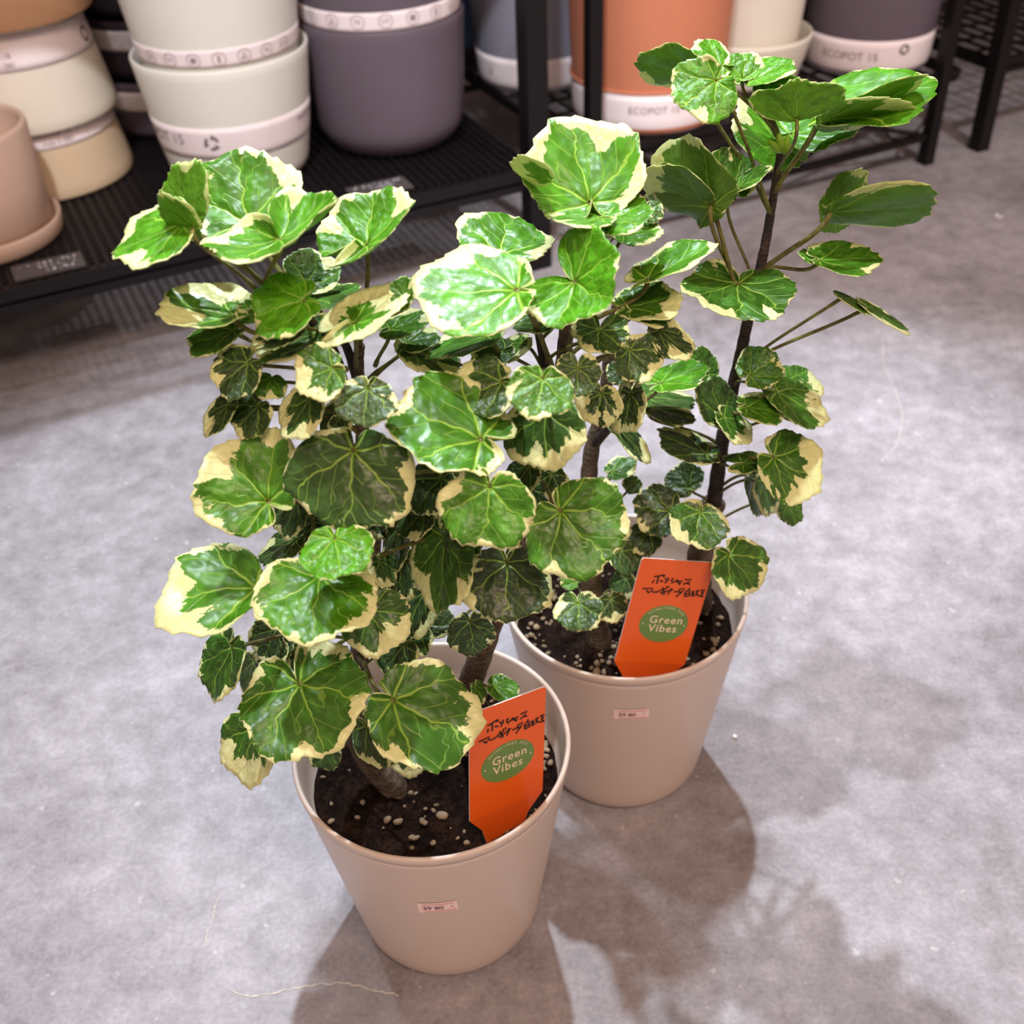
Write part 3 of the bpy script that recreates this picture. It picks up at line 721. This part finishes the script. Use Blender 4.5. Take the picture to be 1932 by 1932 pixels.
L1((1190, 742), (1174, 820), 64, .50, 1.0, .85)
L1((1188, 660), (1236, 708), 92, .50, .9, .65)
L1((1244, 622), (1306, 672), 62, .52, 1.0, .55)
L1((1132, 622), (1126, 668), 104, .49, .9, .30, bk=.95)
L1((975, 546), (778, 550), 162, .475, .25, .32, w=.6, wave=.05, rug=.006, bk=.18, ps=(1040, 690, .51))
L1((1083, 531), (1150, 574), 196, .485, .18, .20, bk=.85, fold=.28, w=.85, ps=(1068, 690, .52))
L1((946, 478), (960, 405), 176, .53, .35, .55, rug=.012)
L1((1113, 382), (1078, 229), 222, .53, .28, .50, cup=.30, w=.72, rug=.012)
L1((1036, 336), (966, 304), 44, .522, .3, 1.0, flip=1, bk=.1, stalk=False)
L1((1140, 418), (1226, 382), 74, .515, .22, .50, rug=.015)
L1((1134, 410), (1038, 408), 40, .515, .25, .40)
L1((1176, 442), (1250, 430), 48, .54, .3, .30)
L1((1222, 395), (1250, 408), 42, .55, .75, .3)
L1((1222, 524), (1348, 460), 52, .53, .35, .60, fold=.2, w=.5)
L1((1186, 578), (1284, 556), 74, .525, .6, .55)
L1((1200, 588), (1266, 600), 44, .52, .65, .35)
L1((1040, 604), (968, 612), 44, .50, .95, .25)
L1((918, 632), (804, 668), 46, .49, .5, .30, ps=(950, 690, .51))
L1((776, 652), (866, 700), 68, .50, .8, .62)
L1((768, 645), (830, 632), 44, .50, .85, .40)
L1((736, 620), (812, 594), 48, .49, .45, .35, ps=(708, 690, .5))
L1((986, 645), (936, 680), 40, .51, .7, .9)
L1((952, 660), (888, 682), 52, .50, 1.0, .30)
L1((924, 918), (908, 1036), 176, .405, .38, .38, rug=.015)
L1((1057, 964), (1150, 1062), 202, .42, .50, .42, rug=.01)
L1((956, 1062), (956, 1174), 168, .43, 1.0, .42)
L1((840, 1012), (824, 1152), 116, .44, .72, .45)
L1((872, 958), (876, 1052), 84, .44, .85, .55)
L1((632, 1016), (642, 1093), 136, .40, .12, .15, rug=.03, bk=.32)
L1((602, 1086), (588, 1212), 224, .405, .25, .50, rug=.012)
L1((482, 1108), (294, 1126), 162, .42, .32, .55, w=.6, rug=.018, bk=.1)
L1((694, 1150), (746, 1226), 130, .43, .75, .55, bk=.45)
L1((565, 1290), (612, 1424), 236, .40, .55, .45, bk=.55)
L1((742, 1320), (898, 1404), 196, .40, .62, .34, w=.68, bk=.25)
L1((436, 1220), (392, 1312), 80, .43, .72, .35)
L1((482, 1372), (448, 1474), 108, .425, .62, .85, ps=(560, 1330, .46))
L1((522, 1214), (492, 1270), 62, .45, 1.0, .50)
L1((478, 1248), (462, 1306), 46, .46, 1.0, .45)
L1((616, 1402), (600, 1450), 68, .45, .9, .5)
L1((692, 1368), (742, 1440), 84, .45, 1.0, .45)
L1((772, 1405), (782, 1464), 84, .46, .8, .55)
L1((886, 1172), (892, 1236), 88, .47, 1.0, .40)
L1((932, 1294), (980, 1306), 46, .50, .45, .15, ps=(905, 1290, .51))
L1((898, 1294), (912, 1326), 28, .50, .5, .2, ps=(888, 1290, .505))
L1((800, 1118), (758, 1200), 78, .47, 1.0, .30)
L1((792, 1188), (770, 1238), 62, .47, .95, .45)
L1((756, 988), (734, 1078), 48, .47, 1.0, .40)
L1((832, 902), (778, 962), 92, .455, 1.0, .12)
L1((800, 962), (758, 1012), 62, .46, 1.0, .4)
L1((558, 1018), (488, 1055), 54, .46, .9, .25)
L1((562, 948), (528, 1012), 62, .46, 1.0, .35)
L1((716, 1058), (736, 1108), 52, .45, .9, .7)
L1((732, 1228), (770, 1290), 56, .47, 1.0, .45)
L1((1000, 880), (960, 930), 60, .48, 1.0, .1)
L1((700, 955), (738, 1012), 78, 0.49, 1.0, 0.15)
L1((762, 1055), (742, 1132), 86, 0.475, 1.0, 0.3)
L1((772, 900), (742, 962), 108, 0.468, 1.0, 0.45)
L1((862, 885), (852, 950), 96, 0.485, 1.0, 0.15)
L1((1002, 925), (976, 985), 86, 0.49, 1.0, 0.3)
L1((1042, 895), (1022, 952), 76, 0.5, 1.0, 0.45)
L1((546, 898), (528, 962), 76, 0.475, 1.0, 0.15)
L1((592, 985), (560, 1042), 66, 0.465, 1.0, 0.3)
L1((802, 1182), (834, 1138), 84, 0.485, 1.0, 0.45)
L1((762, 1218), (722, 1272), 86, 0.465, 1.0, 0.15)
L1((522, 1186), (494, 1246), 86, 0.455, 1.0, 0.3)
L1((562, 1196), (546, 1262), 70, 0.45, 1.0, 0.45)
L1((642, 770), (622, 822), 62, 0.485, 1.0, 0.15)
# back plant
L2((1352, 152), (1282, 204), 128, .61, .18, .22, wave=.08, ps=(1453, 402, .638))
L2((1312, 142), (1203, 114), 78, .64, .30, .25, flip=1, bk=.2, ps=(1453, 402, .638))
L2((1362, 124), (1300, 94), 70, .66, .25, .45)
L2((1402, 148), (1408, 98), 78, .655, .30, .35)
L2((1424, 148), (1492, 112), 50, .65, .15, .20)
L2((1446, 174), (1512, 150), 58, .64, .15, .25)
L2((1503, 226), (1508, 152), 172, .60, .28, .16, bk=.03, w=.95, flip=1, wave=.08, kw=5, ps=(1466, 330, .64))
L2((1440, 200), (1500, 172), 60, .63, .2, .2)
L2((1545, 222), (1757, 148), 104, .63, .20, .12, w=.5, bk=.12, ps=(1460, 365, .64))
L2((1548, 232), (1742, 160), 48, .617, .24, .12, w=.4, bk=.05, flip=1, stalk=False)
L2((1560, 222), (1722, 208), 56, .615, .26, .15, flip=1, w=.5, bk=.1, stalk=False)
L2((1492, 252), (1610, 226), 80, .665, .30, .15, w=.6)
L2((1486, 284), (1396, 192), 112, .67, .25, .0)
L2((1342, 388), (1240, 288), 140, .60, .78, .0, flip=1, cup=.2, wave=.16, kw=4, bk=.2, ps=(1414, 594, .634))
L2((1330, 386), (1208, 330), 74, .606, .70, .35, flip=1, bk=.15, stalk=False)
L2((1378, 358), (1346, 288), 100, .62, .60, .15, cup=.4, bk=.35, ps=(1424, 545, .636))
L2((1390, 352), (1447, 310), 34, .615, .55, .15, stalk=False)
L2((1566, 398), (1768, 386), 74, .62, .50, .24, w=.5, bk=.08, flip=1, ps=(1434, 516, .638))
L2((1570, 406), (1636, 330), 72, .65, .50, .20, w=.6, flip=1, stalk=False)
L2((1546, 490), (1656, 486), 64, .61, .45, .50, cup=.2, bk=.2, ps=(1438, 506, .638))
L2((1544, 490), (1506, 476), 22, .612, .5, .15, bk=.3, stalk=False)
L2((1393, 534), (1392, 602), 198, .595, .62, .58, w=.86, bk=.55, ps=(1345, 395, .605))
L2((1638, 578), (1716, 626), 18, .60, .6, .35, cup=0, wave=.01, bend=0, ps=(1400, 690, .632))
L2((1590, 560), (1650, 592), 16, .60, .6, .3, cup=0, wave=.01, bend=0, ps=(1400, 690, .632))
L2((1416, 708), (1466, 668), 84, .60, .60, .35)
L2((1466, 738), (1560, 788), 72, .61, .62, .30)
L2((1480, 718), (1552, 738), 62, .63, .55, .35)
L2((1480, 770), (1545, 770), 60, .62, .9, .2)
L2((1410, 768), (1482, 778), 56, .59, .50, .55)
L2((1364, 788), (1338, 712), 74, .60, .85, .15)
L2((1366, 786), (1418, 832), 48, .595, .6, .35)
L2((1332, 854), (1240, 820), 54, .60, 1.0, .10)
L2((1402, 874), (1450, 870), 40, .59, .72, .25, bk=.8)
L2((1460, 862), (1548, 916), 126, .58, .62, .48)
L2((1442, 908), (1456, 974), 46, .60, .60, .45)
L2((1424, 898), (1436, 976), 40, .61, .95, .25)
L2((1484, 944), (1504, 990), 48, .61, .6, .25)
L2((1300, 920), (1270, 882), 78, .62, 1.0, .12)
L2((1264, 965), (1196, 958), 96, .60, 1.0, .15)
L2((1322, 966), (1306, 1032), 110, .575, .72, .52)
L2((1376, 1046), (1428, 1114), 106, .57, .62, .32)
L2((1226, 1004), (1194, 1042), 64, .60, 1.0, .35)
L2((1090, 1138), (1096, 1192), 88, .57, .85, .55, bk=.45)
L2((1152, 1130), (1162, 1174), 60, .58, 1.0, .35)
L2((1246, 722), (1332, 690), 56, .60, .18, .25)
L2((1336, 706), (1314, 656), 50, .63, .45, .15)
L2((1214, 746), (1312, 756), 46, .63, .8, .25)
L2((1230, 768), (1308, 790), 44, .63, .9, .15)
L2((1162, 800), (1226, 874), 38, .60, 1.0, .50, w=.5)
L2((1155, 890), (1200, 872), 42, .62, .8, .35)
L2((1170, 1038), (1202, 1076), 62, .59, 1.0, .25)
L2((1200, 908), (1180, 926), 38, .62, .9, .2)
L2((1085, 1098), (1060, 1084), 40, .62, .4, .5)
L2((1180, 690), (1165, 730), 60, .60, .95, .3)
L2((1180, 1090), (1168, 1132), 50, .60, 1.0, .2)
# young bud on the bare stem
bd = MB()
for k, (dx, dy, w_) in enumerate(((-24, -12, .004), (-6, -26, .0045), (12, -20, .0045), (22, -4, .004))):
    a = on_y(1474, 285, .63); b = on_y(1474 + dx, 276 + dy, .628); mid = (a + b) / 2 + V((0, -.003, 0))
    bd.tube(catmull([a, mid, b], 4), [.0010, .0016, .0022, .0026, .0026, .0024, .0018, .0012, .0004], 8)
PL2_loc = PL2.location
bd.v = [v - PL2_loc for v in bd.v]
M['bud'] = simple('yellow_green_bud', (0.28, 0.50, 0.03), 0.4, 0.2, 80)
bd.build('bud', M['bud'], PL2)
# ------------------------------------------------------------------ orange plant tags standing in the soil
STROKES = [[(715,435),(900,405)],[(800,430),(790,500),(775,560)],[(725,490),(695,550)],[(830,500),(890,525)],[(890,400),(912,415),(895,435),(878,418),(890,400)],
 [(925,450),(945,500)],[(985,445),(972,505),(920,552)],[(1040,465),(1080,480)],[(1022,497),(1060,512)],[(1035,550),(1100,522),(1150,490)],[(1130,530),(1240,510),(1190,572)],[(1150,490),(1190,580)],
 [(1280,490),(1402,485),(1345,545),(1255,572)],[(1320,540),(1382,577)],[(525,645),(720,640),(640,722)],[(600,672),(645,727)],[(695,668),(702,700)],[(725,690),(735,727)],[(772,680),(765,722),(832,690)],
 [(832,682),(962,650)],[(848,722),(1000,690)],[(890,620),(912,690),(930,750),(880,745)],[(955,608),(968,640)],[(992,600),(1004,632)],[(1000,682),(1082,664)],[(1052,640),(1032,700),(985,757)],[(1092,706),(1162,700)],
 [(1212,650),(1172,722)],[(1200,662),(1290,645),(1240,720),(1140,797)],[(1188,700),(1240,724)],[(1392,640),(1350,690)],[(1312,700),(1300,790)],[(1312,702),(1392,682),(1390,785)],[(1306,745),(1386,735)],[(1300,790),(1390,780)],
 [(1420,712),(1482,702)],[(1422,747),(1480,737)],[(1415,787),(1482,776)],[(1450,706),(1450,780)],[(1500,702),(1572,690)],[(1540,680),(1500,782)],[(1510,730),(1572,792)],[(1590,682),(1672,686)],[(1600,732),(1652,732)],[(1580,792),(1652,796)],[(1632,686),(1615,792)]]
def stroke_uv():
    O_, Wv, Hv = V((1200, 1051, 0)), V((138, 9.5, 0)), V((-41, 195, 0)); det = Wv.x * Hv.y - Wv.y * Hv.x; out = []
    for s in STROKES:
        q = []
        for x, y in s:
            dx, dy = 1150 + x / 9.66 - O_.x, 1040 + y / 9.66 - O_.y
            q.append(((dx * Hv.y - dy * Hv.x) / det, (dy * Wv.x - dx * Wv.y) / det))
        out.append(q)
    return out
SUV = stroke_uv()
def plant_tag(corners, cw, cu, ref, zref, label, hand):
    """corners: TL TR BR BL lines of sight of the flat panel; cw, cu: how much further (px at that depth) the right edge and the top edge are"""
    Pr = on_z(ref[0], ref[1], zref); d0 = depth_of(Pr); s = F_PX / d0
    dep = {0: d0 + (-cw / 2 + cu) / s, 1: d0 + (cw / 2 + cu) / s, 2: d0 + (cw / 2) / s, 3: d0 - (cw / 2) / s}
    P = [at_d(c_[0], c_[1], dep[i]) for i, c_ in enumerate(corners)]
    Bc = (P[2] + P[3]) / 2; Tc = (P[0] + P[1]) / 2
    wv = ((P[1] - P[0]) + (P[2] - P[3])) / 2; W_ = wv.length; wv.normalize()
    hv = (Tc - Bc); hv = hv - wv * hv.dot(wv); H_ = hv.length; hv.normalize(); nn = wv.cross(hv).normalized()
    if nn.dot(CP - Bc) < 0: nn = -nn
    print('tag size', W_, H_, 'z', Bc.z, Tc.z, 'n', nn)
    low = (-hv * 0.80 - nn * 0.42).normalized(); low = (V((0, 0, -1)) * 0.8 - hv * 0.4).normalized(); low = (low - wv * low.dot(wv)).normalized()
    t = empty('plant_tag', Bc); tag(t, label, 'plant tag', 'orange plant tags')
    def pt(u, v, e=0.0):                     # u 0..1 to the right, v 0..1 down the panel, v > 1 on the bent foot
        q = wv * ((u - .5) * W_) + (hv * ((1 - v) * H_) if v <= 1 else low * ((v - 1) * H_)); return q + nn * e
    outline = []
    rc = 0.045; asp = W_ / H_
    for k in range(5): a = math.pi / 2 * k / 4; outline.append((rc - rc * math.cos(a), (rc - rc * math.sin(a)) * asp))
    for k in range(5): a = math.pi / 2 * k / 4; outline.append((1 - rc + rc * math.sin(a), (rc - rc * math.cos(a)) * asp))
    n_top = len(outline)
    th = 0.0009
    vs = [pt(u, v, 0) for u, v in outline] + [pt(1, 1), pt(.82, 1.16), pt(.70, 1.42), pt(.30, 1.42), pt(.18, 1.16), pt(0, 1)]
    m_ = len(vs); back = [v - nn * th for v in vs]
    allv = vs + back; i1 = n_top
    front = [tuple(range(n_top)) + (i1, i1 + 5), (i1 + 5, i1, i1 + 1, i1 + 2, i1 + 3, i1 + 4)]
    fs = front + [tuple(i + m_ for i in f[::-1]) for f in front]
    edge = list(range(m_)); sides = [(edge[i], edge[i] + m_, edge[(i + 1) % m_] + m_, edge[(i + 1) % m_]) for i in range(m_)]
    me = mesh_from('tag_panel', allv, fs + sides, False)
    pn = link('tag_panel', me, [M['tag_orange'], M['tag_white']], t)
    for i, p in enumerate(me.polygons): p.material_index = 1 if i >= len(fs) else 0
    # badge
    cu_, cv_ = 0.535, 0.605; rx_ = 0.335; ry_ = 0.180
    if hand: cu_, cv_, rx_, ry_ = 0.505, 0.560, 0.355, 0.178
    n = 48; vs = [pt(cu_ + rx_ * math.cos(TW * k / n), cv_ + ry_ * math.sin(TW * k / n), 0.0002) for k in range(n)] + [pt(cu_ + rx_ * math.cos(TW * k / n), cv_ + ry_ * math.sin(TW * k / n), 0.00003) for k in range(n)]
    bg = link('badge', mesh_from('badge', vs, [tuple(range(n))] + [(k, n + k, n + (k + 1) % n, (k + 1) % n) for k in range(n)], False), M['tag_green'], t)
    f = Flat(); fnl = lambda x, y: pt(cu_ + x, cv_ - y * W_ / H_, 0.0004)
    f.put(shift(text2d('Green', 0.165, 'CENTER', 1.12, 0.0012), 0.02, 0.062), fnl); f.put(shift(text2d('Vibes', 0.165, 'CENTER', 1.12, 0.0012), 0.0, -0.075), fnl)
    f.put(ring2d(-rx_ * .86, -0.01, 0.006, 0.010, 10), fnl); f.put(ring2d(rx_ * .86, -0.01, 0.006, 0.010, 10), fnl)
    arc = 'ESTABLISHED 2022'; rya = ry_ * H_ / W_
    for k, ch in enumerate(arc):
        if ch == ' ': continue
        a = math.radians(142 - 104 * k / (len(arc) - 1)); x, y = rx_ * .88 * math.cos(a), rya * .88 * math.sin(a)
        f.put(shift(text2d(ch, 0.048), x, y, a - math.pi / 2), fnl)
    f.build('lettering', M['tag_cream'], bg, False)
    f = Flat()
    for st in SUV:
        q = [((u - .5) * 1.0 + .5, v) for u, v in st]
        if hand: q = [(u * 1.02 - .0, v * 0.98 - 0.0 + 0.0) for u, v in q]
        f.put(ribbon2d([(u, -v * H_ / W_) for u, v in q], 0.021), lambda x, y: pt(x, -y * W_ / H_, 0.0003))
    f.build('handwriting', M['marker'], t, False)
    return t
plant_tag(((868, 1357), (1016, 1298), (1023, 1494), (887, 1548)), 75, -127, (955, 1521), 0.170, 'orange tag in the front pot, its handwriting partly behind a leaf', True)
plant_tag(((1199, 1052), (1338, 1061), (1292, 1254), (1159, 1247)), 30, -112, (1226, 1250), 0.172, 'orange tag with black handwriting standing in the back pot', False)
# ------------------------------------------------------------------ small things
o = on_z(1386, 1391); bm_ = MB(); bm_.lathe([(0.0004, 0), (0.0016, 0.0003), (0.0021, 0.0012), (0.0016, 0.0022), (0.0007, 0.0026), (0.0004, 0.0022)], 20)
b = bm_.build('bead', M['bead']); b.location = o; tag(b, 'tiny white bead lying on the floor right of the back pot', 'bead')
o = on_z(1884, 408); b = MB().tube([V((0.005 * math.cos(a * .3), 0.005 * math.sin(a * .3), 0.0011)) for a in range(4, 20)], 0.001, 6).build('curl_of_plastic', M['bead']); b.location = o
tag(b, 'white curl of plastic on the far floor at the right edge', 'scrap')
rr = random.Random(4); hb = MB(); c0 = on_y(1066, 447, .525)
for k in range(16):
    pts = [V((rr.gauss(0, .0035), rr.gauss(0, .003), rr.gauss(0, .004))) for _ in range(5)]; hb.tube(catmull(pts, 5), 0.00009, 4)
hb.tube(catmull([V((0, 0, .002)), on_y(1055, 425, .525) - c0, on_y(1040, 395, .525) - c0, on_y(1036, 368, .525) - c0], 5), 0.00009, 4)
b = hb.build('hair_tuft', M['fibre']); b.location = c0; tag(b, 'wispy tuft of pale hair caught under the upper leaves of the front plant', 'hair')
